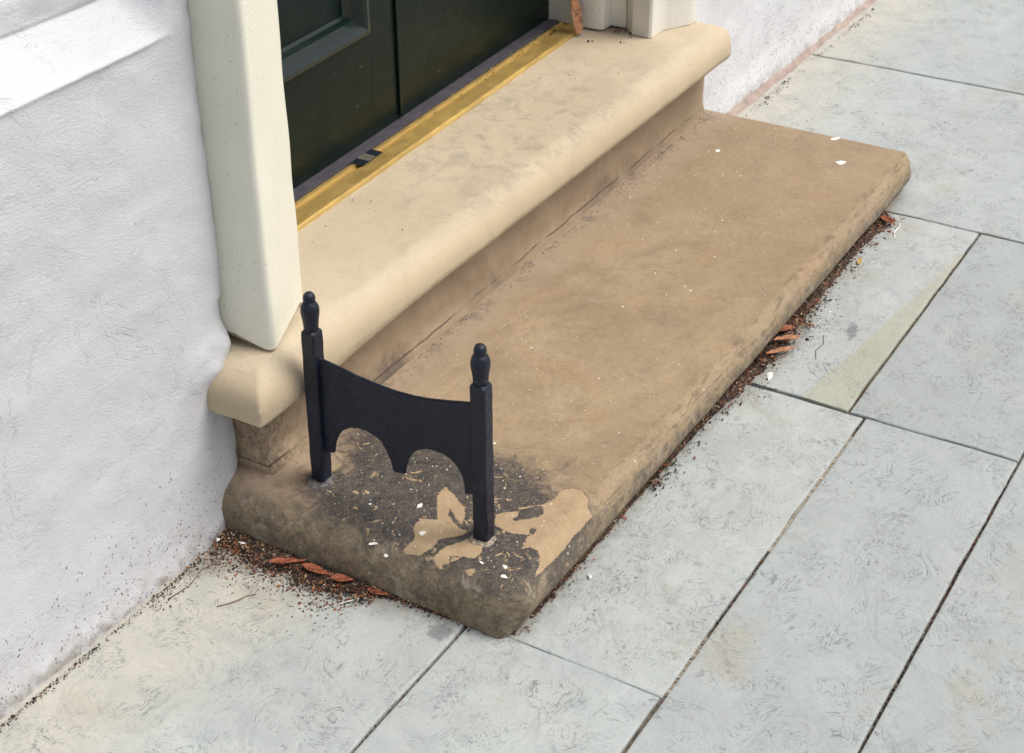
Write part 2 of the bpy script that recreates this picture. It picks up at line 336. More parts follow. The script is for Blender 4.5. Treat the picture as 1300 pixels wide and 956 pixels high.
def add_box(bm, x0, x1, y0, y1, z0, z1, bev=0, seg=2, f=None):
    r = bmesh.ops.create_cube(bm, size=1)['verts']
    for v in r: v.co = Vector((x0+(v.co.x+.5)*(x1-x0), y0+(v.co.y+.5)*(y1-y0), z0+(v.co.z+.5)*(z1-z0)))
    if bev:
        es = list({e for v in r for e in v.link_edges})
        bmesh.ops.bevel(bm, geom=es, offset=bev, segments=seg, profile=.6, affect='EDGES')
def box(name, dims, mat, parent=None, bev=.003, shear=0, seg=2):
    bm = bmesh.new(); add_box(bm, *dims, bev=bev, seg=seg)
    if shear:
        for v in bm.verts: v.co.y += shear*(v.co.x-2.6)
    return bm_obj(name, bm, mat, parent)
def prism(name, plan, z0, z1, mat, parent=None, nz=1, wob=0, bev=0, smooth=False):
    """vertical extrusion of a plan outline, cut in nz storeys, with slight hand-made unevenness"""
    bm = bmesh.new(); n = len(plan); rings = []
    for k in range(nz+1):
        z = z0+(z1-z0)*k/nz; ring = []
        for (x, y) in plan:
            p = Vector((x, y, z)); d = noise.noise_vector(p*9)*wob
            ring.append(bm.verts.new((x+d.x, y+d.y, z)))
        rings.append(ring)
    for k in range(nz):
        for i in range(n):
            bm.faces.new((rings[k][i], rings[k][(i+1) % n], rings[k+1][(i+1) % n], rings[k+1][i]))
    bm.faces.new(rings[0][::-1]); bm.faces.new(rings[-1])
    bmesh.ops.recalc_face_normals(bm, faces=bm.faces)
    if bev:
        es = [e for e in bm.edges if len(e.link_faces) == 2 and e.calc_face_angle(0) > .6]
        bmesh.ops.bevel(bm, geom=es, offset=bev, segments=3, affect='EDGES')
    o = bm_obj(name, bm, mat, parent, True); o.data.set_sharp_from_angle(angle=math.radians(38)); return o
def frac(p, s, oct=3): return noise.fractal(Vector(p)*s, 1.0, 2.0, oct)
def lin(a, b, n): return [a+(b-a)*i/n for i in range(n+1)]
def sdf(poly, x, y):
    ins = False; d = 1e9; n = len(poly)
    for i in range(n):
        x1, y1 = poly[i]; x2, y2 = poly[(i+1) % n]
        if (y1 > y) != (y2 > y) and x < (x2-x1)*(y-y1)/(y2-y1)+x1: ins = not ins
        dx, dy = x2-x1, y2-y1; t = max(0, min(1, ((x-x1)*dx+(y-y1)*dy)/(dx*dx+dy*dy+1e-12)))
        d = min(d, math.hypot(x-x1-t*dx, y-y1-t*dy))
    return d if ins else -d
def set_attr(o, name, vals):
    a = o.data.attributes.new(name, 'FLOAT', 'POINT'); a.data.foreach_set('value', vals)

def block(xs, ys, zs):
    """closed box surface cut along the given coordinates -> verts, quads"""
    idx = {}; V = []; F = []
    def v(i, j, k):
        if (i, j, k) not in idx: idx[(i, j, k)] = len(V); V.append((xs[i], ys[j], zs[k]))
        return idx[(i, j, k)]
    nx, ny, nz = len(xs)-1, len(ys)-1, len(zs)-1
    for i in range(nx):
        for j in range(ny):
            F.append((v(i, j, nz), v(i+1, j, nz), v(i+1, j+1, nz), v(i, j+1, nz))); F.append((v(i, j, 0), v(i, j+1, 0), v(i+1, j+1, 0), v(i+1, j, 0)))
    for i in range(nx):
        for k in range(nz):
            F.append((v(i, 0, k), v(i+1, 0, k), v(i+1, 0, k+1), v(i, 0, k+1))); F.append((v(i, ny, k), v(i, ny, k+1), v(i+1, ny, k+1), v(i+1, ny, k)))
    for j in range(ny):
        for k in range(nz):
            F.append((v(0, j, k), v(0, j, k+1), v(0, j+1, k+1), v(0, j+1, k))); F.append((v(nx, j, k), v(nx, j+1, k), v(nx, j+1, k+1), v(nx, j, k+1)))
    return V, F
def rounded(p, lo, hi, r):
    q = [max(lo[i]+r[i], min(hi[i]-r[i], p[i])) for i in range(3)]
    d = [(p[i]-q[i])/r[i] for i in range(3)]; L = math.sqrt(sum(c*c for c in d))
    if L < 1e-9: return p, (0, 0, 1), 0
    m = max(abs(c) for c in d)
    return tuple(q[i]+r[i]*d[i]/L*m for i in range(3)), tuple(c/L for c in d), m

# ---------------------------------------------------------------- ground, road, pavement
rb = bmesh.new(); add_box(rb, -300, 300, -300, 300, -.25, -.14)
tag(bm_obj('road', rb, MAT['asphalt']), kind='structure')
tag(box('ground', (-30, 30, -1.75, 8, -.139, -.035), MAT['bed'], None, 0), kind='structure')
tag(box('kerb', (-30, 30, -1.90, -1.753, -.139, -.004), MAT['kerb'], None, .012), kind='structure')

PX = [(-.9, .2), (.2, 1.546)]   # slabs left of the step
WEDGE = [(2.358, .806), (2.43, .7975), (2.5493, .781), (2.671, .7665), (2.8156, .7495), (2.9301, .735), (3.06, .7235), (3.06, .70), (2.36, .70)]
def wedge_sdf(x, y): return max(-.05, min(.05, sdf(WEDGE, x, y)))
def spot_d(x, y):
    d = .021-math.hypot(x-1.506, (y-1.028)*1.1)
    u = (x-2.632)*.97+(y-.808)*.25; v = -(x-2.632)*.25+(y-.808)*.97
    d = max(d, .017-math.hypot(u*.42, v*1.7))
    return max(d, -.05)
DIRTP = [(1.05, 1.47), (1.40, 1.44), (1.47, 1.35), (1.475, 1.27), (1.49, 1.13), (1.53, .98), (1.545, .91), (1.75, .905), (2.2, .905), (2.4, .87), (2.55, .86), (2.8, .90), (3.2, .90), (3.35, .93), (3.35, 1.47)]
def dirt_d(x, y): return max(-.08, min(.05, sdf(DIRTP, x, y)))
slabs = [  # x0,x1,y0,y1,tone
    (-.45, .52, 1.006, 1.60, .3), (.527, 1.548, 1.005, 1.60, .1), (-.4, .193, .53, .999, .5), (.2, 1.548, .688, 1.0, .2),
    (1.5495, 2.360, .6865, 1.22, .0), (2.366, 3.159, .7185, 1.22, .15), (.9, 2.3625, .4125, .681, .55), (.9, 2.6, -.15, .4075, .6), (2.607, 3.5, -.15, .4075, .4),
    (-.4, .893, .1, .522, .3), (.2, .893, .529, .681, .4), (2.366, 3.159, .4125, .713, .8), (3.166, 3.970, .62, 1.60, .35), (3.976, 5.05, .70, 1.60, .6),
    (3.166, 3.970, -.1, .612, .6), (3.978, 5.05, -.1, .692, .2), (5.057, 6.2, .55, 1.60, .1), (5.057, 6.2, -.3, .543, .5), (6.208, 7.6, .2, 1.60, .5),
    (-1.6, -.457, .9, 1.60, .6), (-1.6, -.407, 0, .893, .6)]
for r in range(6):       # the rest of the pavement towards the kerb, broken bond
    y1 = -.158-r*.27; y0 = y1-.262
    for k in range(13): 
        x0 = -1.6+(r % 2)*.35+k*.72; slabs.append((x0, x0+.712, max(y0, -1.745), y1, rnd.random()))
slabs = [s for s in slabs if s[3] > -1.74]
V = []; F = []; tone = []; wd = []; spv = []; dv = []
for (x0, x1, y0, y1, tn) in slabs:
    near = x1 > 1.2 and y1 > .3 and x1 < 5.2
    st = .012 if near else .12
    xs = [x0, x0+.0012, x0+.004]+lin(x0+.012, x1-.012, max(2, int((x1-x0)/st)))+[x1-.004, x1-.0012, x1]
    ys = [y0, y0+.0012, y0+.004]+lin(y0+.012, y1-.012, max(2, int((y1-y0)/st)))+[y1-.004, y1-.0012, y1]
    b = len(V); nx, ny = len(xs), len(ys); dz = rnd.uniform(-.0015, .0015)
    for j, y in enumerate(ys):
        for i, x in enumerate(xs):
            d = min(x-x0, x1-x, y-y0, y1-y)
            z = dz+(.0012*frac((x, y, 0), 9) if near else 0)-(.0022 if d < .001 else .0004 if d < .003 else 0)
            wx = .0016*noise.noise(Vector((y*14, x0, 0))) if i in (0, nx-1) else 0; wy = .0016*noise.noise(Vector((x*14, y0, 5))) if j in (0, ny-1) else 0
            V.append((x+wx, y+wy, z)); tone.append(tn)
            wd.append(wedge_sdf(x, y) if 2.36 < x < 3.16 and y > .71 else -.05)
            spv.append(spot_d(x, y)); dv.append(dirt_d(x, y) if near and y > .7 else -.08)
    for j in range(ny-1):
        for i in range(nx-1):
            F.append((b+j*nx+i, b+j*nx+i+1, b+(j+1)*nx+i+1, b+(j+1)*nx+i))
    ring = [b+i for i in range(nx)]+[b+j*nx+nx-1 for j in range(1, ny)]+[b+(ny-1)*nx+i for i in range(nx-2, -1, -1)]+[b+j*nx for j in range(ny-2, 0, -1)]
    lo = len(V)
    for q in ring:
        p = V[q]; V.append((p[0], p[1], -.04)); tone.append(tn); wd.append(-.05); spv.append(-.05); dv.append(-.08)
    for i in range(len(ring)):
        k = (i+1) % len(ring); F.append((ring[i], lo+i, lo+k, ring[k]))
pv = obj('pavement', V, F, MAT['pave'], smooth=False); tag(pv, kind='structure')
for n_, a_ in (('tone', tone), ('wedge', wd), ('spot', spv), ('dirt', dv)): set_attr(pv, n_, a_)
# bedding mortar showing in the joints
tag(box('joint_bed', (-1.6, 7.6, -1.745, 1.62, -.034, -.0075), MAT['bed'], None, 0), kind='structure')
bm = bmesh.new()
for (a, b, y, z) in ((1.93, 2.30, .6835, -.0045), (1.56, 1.7, .6835, -.006)):
    n = 40
    for i in range(n):
        x0 = a+(b-a)*i/n; x1 = a+(b-a)*(i+1)/n+.002; add_box(bm, x0, x1, y-.0035, y+.0035, -.02, z+rnd.uniform(-.0012, .001))
tag(bm_obj('joint_mortar', bm, MAT['grout']), kind='structure')

# ---------------------------------------------------------------- house front
house = tag(empty('house_front', (2.45, 1.46, 0)), 'white rendered house front with cream door frame and dark green door', 'house')
def wall_sheet(name, x0, x1, prof, mat, edge=None, step=.012, bul=1.0, zmax=1.0):
    """front face as a fine grid (z < zmax) following a vertical profile y(z); solid behind"""
    near0 = max(x0, .7) if x1 < 2.5 else x0; near1 = x1 if x1 < 2.5 else min(x1, 5.4)
    xs = ([] if near0 == x0 else lin(x0, near0-.1, 12))+lin(near0, near1, int((near1-near0)/step))+([] if near1 == x1 else lin(near1+.1, x1, 14))
    zs = sorted(set(lin(-.03, zmax, int((zmax+.03)/step))+([.8255+.0015*i for i in range(9)]+[.889+.002*i for i in range(10)] if x1 < 2 else [])))+lin(zmax+.1, 3.2, 16)
    V = []; F = []
    for z in zs:
        for x in xs:
            y = prof(x, z)+bul*(.0045*frac((x, 0, z), 3.2)+.0016*frac((x, 3, z), 17, 4))
            if edge: x_, y = edge(x, y, z)
            else: x_ = x
            V.append((x_, y, z))
    nx, nz = len(xs), len(zs)
    for k in range(nz-1):
        for i in range(nx-1): F.append((k*nx+i, k*nx+i+1, (k+1)*nx+i+1, (k+1)*nx+i))
    # back and sides: a solid wall 0.5 m thick
    b = len(V)
    for q, z in enumerate(zs):
        V.append((V[q*nx][0], 2.0, z)); V.append((V[q*nx+nx-1][0], 2.0, z))
    for k in range(nz-1):
        F.append((b+2*k, k*nx, (k+1)*nx, b+2*k+2)); F.append((k*nx+nx-1, b+2*k+1, b+2*k+3, (k+1)*nx+nx-1)); F.append((b+2*k+1, b+2*k, b+2*k+2, b+2*k+3))
    F.append(tuple([(nz-1)*nx+i for i in range(nx)]+[b+2*(nz-1)+1, b+2*(nz-1)]))
    o = obj(name, V, F, mat, smooth=True); keep(o, house); return o
def sst(a, b, x): t = max(0, min(1, (x-a)/(b-a))); return t*t*(3-2*t)
def prof_left(x, z):
    fade = 1-sst(1.50, 1.565, x+.010*noise.noise(Vector((0,z*20,2))))
    zz = .832+.0012*frac((x, 8, 0), 12)
    back = .056*max(0, min(1, (z-zz)/.066))-.003*math.exp(-((z-zz)/.006)**2)
    back += .005*frac((x, 4, z), 10)*sst(.895, .905, z)-.006*sst(.893, .899, z)*(1-sst(.93, .96, z))
    y = 1.462+back*fade
    y -= .006*sst(.05, 0, z)                                  # render kicks out at the foot
    return y
def edge_left(x, y, z):
    # the render rolls back round the step and the frame
    e = 1.612+.004*frac((0, 1, z), 25)-.005
    t = max(0, (x-(e-.045))/.045)
    lump = (.018*math.exp(-((z-.315)/.035)**2)+.006*math.exp(-((z-.14)/.05)**2))*sst(1.46, 1.57, x)*(1+.5*noise.noise(Vector((x*30, 0, z*30))))
    y = y-lump+(.030*(1-math.sqrt(max(0, 1-min(1, t)**2))) if z < .40 else .010*min(1, t)**3)
    return min(x, e+.0), y
wall_sheet('wall', -1.5, 1.612, prof_left, MAT['wall'], edge_left, step=.0085)
def prof_right(x, z):
    return 1.452-.012*(x-3.25)-.010*sst(.10, 0, z)+.0*z
def bulr(x, y, z): return x, y
wall_sheet('wall', 3.255, 8.2, prof_right, MAT['wall2'], bulr, step=.014, bul=1.5)
# mortar fillet in the angle of wall and pavement
V = []; F = []; n = 160
for i in range(n+1):
    x = 3.27+i*(4.8-0.0)/n; j = .006*frac((x, 2, 2), 16); yb = prof_right(x, 0)
    V += [(x, yb+.01, .016+j), (x, yb-.003, .012+j), (x, yb-.009+j, .004), (x, yb-.017+1.6*j, -.002), (x, yb-.017+j, -.03), (x, yb+.01, -.03)]
for i in range(n):
    for k in range(6): F.append((6*i+k, 6*i+(k+1) % 6, 6*i+6+(k+1) % 6, 6*i+6+k))
o = obj('mortar_fillet', V, F, MAT['fillet'], smooth=True); keep(o, house)
# wall over the doorway
box('wall', (1.60, 3.28, 1.475, 2.0, 2.45, 3.2), MAT['wall2'], house, 0)
box('wall', (-1.5, 8.2, 1.44, 2.0, 3.2, 3.4), MAT['wall2'], house, .01)

# door case
pl = [(1.604, 1.50), (1.606, 1.456), (1.6145, 1.404), (1.6155, 1.399), (1.6168, 1.3955), (1.6195, 1.3925), (1.6230, 1.3910), (1.6275, 1.3912), (1.633, 1.3930), (1.640, 1.3955), (1.690, 1.4150), (1.748, 1.4375), (1.757, 1.441), (1.763, 1.4445), (1.766, 1.450), (1.767, 1.53), (1.74, 1.54), (1.74, 1.56)]
fl = prism('architrave', pl, .322, 2.45, MAT['frame'], house, nz=110, wob=.0025)
bm = bmesh.new(); bm.from_mesh(fl.data)
for v in bm.verts:                                           # foot cut uneven: low at the nose, lifted where it meets the tread
    if v.co.z < .3225:
        v.co.z = .318+.018*sst(1.42, 1.46, v.co.y)*(1-sst(1.60, 1.72, v.co.x))-.0*v.co.x+(.016*sst(1.67, 1.72, v.co.x)*(1-sst(1.735, 1.76, v.co.x)))
    elif v.co.z < .345 and v.co.y < 1.42:                    # softened by paint
        v.co.y += .004*(.345-v.co.z)/.02
bm.to_mesh(fl.data); bm.free()
prism('jamb', [(1.60, 1.52), (1.758, 1.52), (1.758, 1.60), (1.775, 1.60), (1.775, 1.68), (1.60, 1.68)], .314, 2.45, MAT['frame'], house)
pr = [(3.108, 1.535), (3.106, 1.493), (3.110, 1.488), (3.168, 1.486), (3.176, 1.480), (3.228, 1.452), (3.240, 1.448), (3.262, 1.450), (3.262, 1.56), (3.13, 1.56)]
prism('architrave', pr, .315, 2.45, MAT['frame2'], house, nz=60, wob=.0018)
prism('jamb', [(3.128, 1.562), (3.128, 1.600), (3.093, 1.602), (3.088, 1.61), (3.086, 1.678), (3.090, 1.685), (3.090, 1.80), (3.27, 1.80), (3.27, 1.562)], .319, 2.45, MAT['frame2'], house, nz=40, wob=.0012)
box('frame_head', (1.60, 3.27, 1.445, 1.68, 2.35, 2.449), MAT['frame2'], house, .006)

# door: two leaves with a raised-and-fielded bottom panel each
DY = 1.722; SH = .038
def leaf(x0, x1, px0, px1, pz0):
    d = box('door', (x0, x1, DY+.0, DY+.045, .322, .45), MAT['door'], house, .0)
    # replace the simple block by stiles, rails and a recess
    bm = bmesh.new()
    z1 = 2.34; pz1 = 1.10; qz0 = 1.28; qz1 = 2.2
    add_box(bm, x0, px0, DY, DY+.045, .322, z1, .0025); add_box(bm, px1, x1, DY, DY+.045, .322, z1, .0025)
    for a, b in ((.322, pz0), (pz1, qz0), (qz1, z1)): add_box(bm, px0-.004, px1+.004, DY+.0004, DY+.0445, a, b, 0)
    add_box(bm, px0-.01, px1+.01, DY+.030, DY+.044, pz0-.01, qz1+.01, 0)
    for v in bm.verts: v.co.y += SH*(v.co.x-2.6)
    bm.normal_update(); bm.to_mesh(d.data); bm.free()
    d.data.materials.clear(); d.data.materials.append(MAT['door'])
    for (a, b) in ((pz0, pz1), (qz0, qz1)):                  # bolection moulding round each panel
        bm = bmesh.new(); W = .046
        prof = [(0, 0.001), (.004, -.006), (.012, -.007), (.020, -.002), (.034, .014), (.040, .024), (W, .028), (W, .031), (0, .031)]
        cs = [(px0, a, 1, 1), (px1, a, -1, 1), (px1, b, -1, -1), (px0, b, 1, -1)]
        R = [[bm.verts.new((cx+sx*o_, DY+yy+SH*(cx+sx*o_-2.6), cz+sz*o_)) for (o_, yy) in prof] for (cx, cz, sx, sz) in cs]
        for i in range(4):
            for k in range(len(prof)):
                bm.faces.new((R[i][k], R[i][(k+1) % len(prof)], R[(i+1) % 4][(k+1) % len(prof)], R[(i+1) % 4][k]))
        bmesh.ops.recalc_face_normals(bm, faces=bm.faces)
        mo = bm_obj('panel_moulding', bm, MAT['door2']); mo.parent = d; mo.matrix_parent_inverse = d.matrix_world.inverted()
        mo.matrix_parent_inverse = Matrix.Identity(4)
    return d
leaf(1.755, 2.448, 1.87, 2.352, .528)
d2 = leaf(2.453, 3.105, 2.548, 3.0, .535)
bd = box('astragal', (2.440, 2.452, DY-.006, DY+.001, .33, 2.34), MAT['door'], None, .002, SH); bd.parent = d2
box('weather_seal', (1.77, 3.095, DY-.026, DY+.03, .3145, .3215), MAT['seal'], house, .001, SH)
# brass threshold: flat tread, bead and dark channel
bm = bmesh.new()
prof = [(-.094, .3135), (-.092, .3185), (-.088, .3205), (-.054, .3205), (-.050, .3165), (-.042, .3165), (-.040, .3215), (-.034, .3215), (-.031, .3165), (-.0265, .3165), (-.0265, .3135)]
R = [[bm.verts.new((x, DY+o_+SH*(x-2.6), z)) for (o_, z) in prof] for x in (1.77, 3.088)]
for k in range(len(prof)): bm.faces.new((R[0][k], R[0][(k+1) % len(prof)], R[1][(k+1) % len(prof)], R[1][k]))
bm.faces.new(R[0]); bm.faces.new(R[1][::-1]); bmesh.ops.recalc_face_normals(bm, faces=bm.faces)
thr = tag(bm_obj('threshold_strip', bm, MAT['brass'], house))
kp = box('keep_plate', (2.222, 2.292, DY-.058, DY-.030, .3222, .3236), MAT['chrome'], None, .0006, SH); kp.parent = thr; kp.matrix_parent_inverse = thr.matrix_parent_inverse.copy(); 
kp.matrix_parent_inverse = Matrix.Identity(4); kp.parent = thr
kq = box('keep_plate', (2.243, 2.268, DY-.057, DY-.031, .3237, .3244), MAT['pewter'], None, .0003, SH); kq.parent = thr
for c in (kp, kq, bd): c.matrix_parent_inverse = (Matrix.Translation(-Vector(house.location)) @ Matrix.Translation(house.location))

# ---------------------------------------------------------------- upper doorstep
step = tag(empty('doorstep', (2.45, 1.45, .085)), 'cream stone doorstep with rounded nose under the dark green door', 'doorstep')
X0, X1, Y0, ZB, ZT, RR = 1.534, 3.302, 1.355, .2345, .3135, .054
xs = lin(X0, X0+.06, 26)+lin(X0+.07, X1-.08, 190)+lin(X1-.07, X1, 22); ys = lin(Y0, Y0+.06, 26)+lin(Y0+.07, 1.80, 36); zs = lin(ZB, ZT, 20)
V, F = block(xs, ys, zs); W_ = []
def smin(a, b, k):
    h = max(k-abs(a-b), 0)/k; return min(a, b)-h*h*k*.25
def inset(z):                                                # how far the quarter round has come in at height z
    t = max(0, (z-(ZT-RR))/RR); return RR*(1-math.sqrt(max(0, 1-t*t)))
for (x, y, z) in V:
    dl, df, dr = x-X0, y-Y0, X1-x
    dl_ = dl*.70; d = min(smin(dl_, df, .009), smin(df, dr, .03))
    if z >= ZT-1e-6:
        t = max(0, 1-max(d, 0)/RR); z2 = ZT-RR*(1-math.sqrt(max(0, 1-t*t)))
    th = (1-min(1, (z-ZB)/(ZT-ZB)))*math.pi/2
    if z < ZT-1e-6: z2 = (ZT-RR)-(ZT-RR-ZB)*math.sin(th)
    x2, y2 = x, y
    e_ = (.003+.024*sst(1.62, 2.1, x))*(1-math.cos(th))
    if z < ZT-1e-6: y2 = max(y2, Y0+e_+.25*max(0, .02-df)*(df > 1e-6)*0); x2 = min(x2, X1-e_*(dr < .03))
    c_ = dr+df                                               # right corner rounded in plan
    if c_ < .05: x2 -= (.05-c_)*.30; y2 += (.05-c_)*.30
    c_ = dl+df
    if c_ < .006: x2 += (.006-c_)*.3; y2 += (.006-c_)*.3
    n1 = .0014*frac((x, y, z2), 11)+.0005*frac((x, y, z2), 50)
    z2 += n1*(1 if z2 > .25 else 0)-.0030*math.exp(-((x-2.55)/.35)**2)*math.exp(-((y-1.5)/.1)**2)
    W_.append((x2+(n1 if dl < .03 else 0), y2+n1*.8, z2))
keep(obj('tread', W_, F, MAT['step'], smooth=True), step)
# riser block, base follows the slightly skewed joint
V, F = block(lin(1.606, 3.284, 120), [1.425, 1.8], lin(.060, .2350, 14)); W_ = []
for (x, y, z) in V:
    if y < 1.5:
        f = (x-1.6)/1.7; y = 1.418+.014*f+.0025*frac((x, 1, z), 9)
        y -= .014*sst(.112, .082, z)*(1-.6*f)                # smeared mortar along the foot
    W_.append((x, y, z))
keep(obj('riser', W_, F, MAT['step'], smooth=True), step)

# ---------------------------------------------------------------- lower stone slab
slab = tag(empty('stone_slab', (2.42, 1.2, 0)), 'long worn brown stone slab lying on the pavement below the doorstep', 'step slab')
PT = {'A': [(1.6958, 1.0456), (1.711, 1.0327), (1.7188, 1.0193), (1.7288, 1.0224), (1.742, 1.0109), (1.7549, 0.9944), (1.7734, 0.9889), (1.8016, 0.9867), (1.8167, 0.977), (1.8173, 0.9594), (1.8047, 0.9427), (1.7823, 0.9298), (1.7663, 0.9123), (1.7431, 0.9134), (1.7244, 0.9128), (1.7106, 0.9149), (1.6843, 0.912), (1.6568, 0.9119), (1.632, 0.9131), (1.6076, 0.9143), (1.5895, 0.9182), (1.6193, 0.9248), (1.6404, 0.935), (1.6517, 0.9471), (1.6511, 0.9641), (1.6665, 0.975), (1.6792, 0.9746), (1.6708, 0.9892), (1.667, 1.0066), (1.6712, 1.0268), (1.6734, 1.0341)], 'A_hole': [(1.6957, 1.0177), (1.7081, 1.013), (1.7229, 1.019), (1.7371, 1.0081), (1.7515, 0.9945), (1.7351, 0.9831), (1.7202, 0.9864), (1.7083, 0.9993), (1.6985, 1.0094)], 'A_dot': [(1.6883, 0.9807), (1.6942, 0.9793), (1.6939, 0.9733), (1.6881, 0.968), (1.6818, 0.9702), (1.6816, 0.976)], 'B': [(1.6877, 1.1484), (1.7196, 1.1522), (1.7067, 1.1272), (1.6954, 1.1117), (1.6899, 1.098), (1.6666, 1.0814), (1.6465, 1.0769), (1.6619, 1.1008), (1.6737, 1.1145), (1.6584, 1.1068), (1.6377, 1.0754), (1.6415, 1.0577), (1.6214, 1.0651), (1.5992, 1.0872), (1.576, 1.0842), (1.5525, 1.0928), (1.5447, 1.1117), (1.551, 1.122), (1.5805, 1.1194), (1.6072, 1.1392), (1.6288, 1.1411), (1.6394, 1.1172)], 'C': [(1.5515, 1.0683), (1.5625, 1.0734), (1.5906, 1.0696), (1.6098, 1.0579), (1.6292, 1.046), (1.6278, 1.0419), (1.6262, 1.0232), (1.6063, 1.015), (1.5871, 1.0167), (1.5833, 1.0338), (1.575, 1.0482), (1.5615, 1.0454), (1.5511, 1.0272), (1.5454, 1.0371), (1.547, 1.0498), (1.5824, 1.0327), (1.5737, 1.0509), (1.5618, 1.0453), (1.5492, 1.0275), (1.5411, 1.0497)], 'D': [(1.5577, 1.0159), (1.5694, 1.0039), (1.5496, 0.9974), (1.5485, 1.0063)], 'dark': [(1.7812, 1.3645), (1.8181, 1.2865), (1.8022, 1.1911), (1.8062, 1.0963), (1.7986, 1.0451), (1.7708, 0.9892), (1.7422, 0.9069), (1.7073, 0.8827), (1.6129, 0.8804), (1.5358, 0.9086), (1.5315, 0.9855), (1.5424, 1.0746), (1.5459, 1.1619), (1.5555, 1.2417), (1.5747, 1.3084), (1.6247, 1.3379), (1.6707, 1.3095)]}
X0, X1, Y0, T = 1.537, 3.322, .909, .0855
xs = lin(X0, X0+.07, 26)+lin(X0+.0725, 1.86, 108)+lin(1.866, X1-.07, 200)+lin(X1-.065, X1, 14)
ys = lin(Y0, Y0+.06, 20)+lin(Y0+.063, 1.46, 140)+[1.6]
zs = lin(-.004, T, 20)
V, F = block(xs, ys, zs); W_ = []; cr = []; pa = []; ed = []
for p in V:
    x_, y_ = p[0], p[1]
    # edge radius: soft at the worn near end, tighter on the front
    k = 1-sst(1.6, 2.1, x_); rz = .044+.014*k; ry = .030+.020*k; rx = .044 if x_ < 2.4 else .026
    q, n_, m_ = rounded(p, (X0, Y0, -1), (X1, 3, T), (rx, ry, rz))
    x, y, z = q
    if y < Y0+.04: y += .021*sst(.045, 0, z)*(1-(y-Y0)/.04)                       # underside rolls back
    # blunt corners in plan
    cx = min(x-X0, X1-x); cy = y-Y0; c = cx+cy
    cut = .036 if x < 2 else .056
    if c < cut:
        s_ = (cut-c)/2*.62; x += s_ if x < 2 else -s_; y += s_
    wob = .0022*frac((x, y, z), 8)+.0011*frac((x, y, z), 30, 4)
    rough = 1 if n_[2] < .95 and m_ > .2 else .35
    x += n_[0]*wob*rough*(1 if abs(n_[0]) > .2 else 0); y += n_[1]*wob*rough; z += n_[2]*wob*rough*.6
    if n_[1] < -.3: y += .0012*noise.noise(Vector((x*7, 0, z*160)))            # bedding ledges
    z -= .004*math.exp(-((x-2.45)/.5)**2-((y-1.2)/.14)**2)*(1 if z > .06 else 0)     # foot wear
    dd = (Vector((x, y, z))-Vector((1.566, .936, .034))).length
    if dd < .03: f = math.exp(-(dd/.011)**2)*.008; x += f; y += f; z -= f*.4
    W_.append((x, y, z))
    qx, qy = x, y
    if z > .005 and x < 2.0:
        x -= (T-z)*1.056; y -= (T-z)*.627                    # marks run on over the rounded arris
        cr.append(max(-.15, min(.05, sdf(PT['dark'], x, y))))
        s_ = max(min(sdf(PT['A'], x, y), -sdf(PT['A_hole'], x, y), -sdf(PT['A_dot'], x, y)), sdf(PT['B'], x, y), sdf(PT['C'], x, y), sdf(PT['D'], x, y))
        pa.append(max(-.02, min(.02, s_)) if z > .030 else -.02)
    else: cr.append(-.15); pa.append(-.02)
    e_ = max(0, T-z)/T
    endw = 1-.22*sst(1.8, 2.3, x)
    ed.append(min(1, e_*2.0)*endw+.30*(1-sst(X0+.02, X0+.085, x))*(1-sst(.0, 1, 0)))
st = obj('stone', W_, F, MAT['slab'], smooth=True); keep(st, slab)
for n_, a_ in (('crust', cr), ('patch', pa), ('edge', ed)): set_attr(st, n_, a_)
# white paint and lime splashes on the slab
def blob(V, F, x, y, z, r, asp=1, ang=0, h=.0006):
    n = 9; b = len(V); V.append((x, y, z+h)); ph = rnd.random()*9
    for i in range(n):
        t = 2*math.pi*i/n; rr = r*(.6+.55*noise.noise(Vector((math.cos(t)*1.3+ph, math.sin(t)*1.3, x*50)))+.15)
        u, v = rr*math.cos(t), rr*asp*math.sin(t)
        V.append((x+u*math.cos(ang)-v*math.sin(ang), y+u*math.sin(ang)+v*math.cos(ang), z-.0004))
    for i in range(n): F.append((b, b+1+i, b+1+(i+1) % n))
from mathutils.bvhtree import BVHTree
bv = BVHTree.FromPolygons([Vector(v) for v in W_], F)
def top_z(x, y):
    h = bv.ray_cast(Vector((x, y, 1)), Vector((0, 0, -1))); return h[0].z if h[0] else None
V = []; F2 = []
big = [(3.178, 1.043, .020, .5, -.3), (3.174, 1.050, .010, .6, .9), (3.293, 1.101, .018, .4, -.6), (3.1, 1.308, .010, .8, 0), (3.084, 1.323, .003, .8, 0), (1.860, 1.147, .0035, .8, 0), (1.621, 1.229, .0032, 1, 0), (1.594, .968, .0055, .7, 1), (1.585, 1.003, .0065, .4, 1.2),
       (1.556, 1.175, .012, .45, 2.4), (1.549, 1.150, .009, .45, .4), (1.600, 1.118, .0075, .8, .3), (1.655, 1.16, .008, .7, 0), (1.575, .958, .009, .6, 1), (1.52, 1.207, .004, .5, 0), (2.372, 1.173, .0035, .7, 0), (2.519, 1.178, .0035, .6, 0), (2.499, 1.104, .003, .6, 0), (2.488, 1.087, .003, .6, 0)]
for (x, y) in ((3.004, 1.21), (2.92, 1.159), (2.735, 1.15), (3.233, 1.323), (2.625, 1.184), (2.451, 1.121), (2.985, 1.243), (3.279, 1.242), (2.789, 1.157), (3.018, 1.226), (2.155, 1.247), (1.71, 1.177), (1.639, 1.197), (1.8, 1.063), (2.122, 1.092), (1.762, .984), (1.761, 1.069), (2.79, 1.371), (2.957, 1.398)): big.append((x, y, rnd.uniform(.0016, .0030), .8, 0))
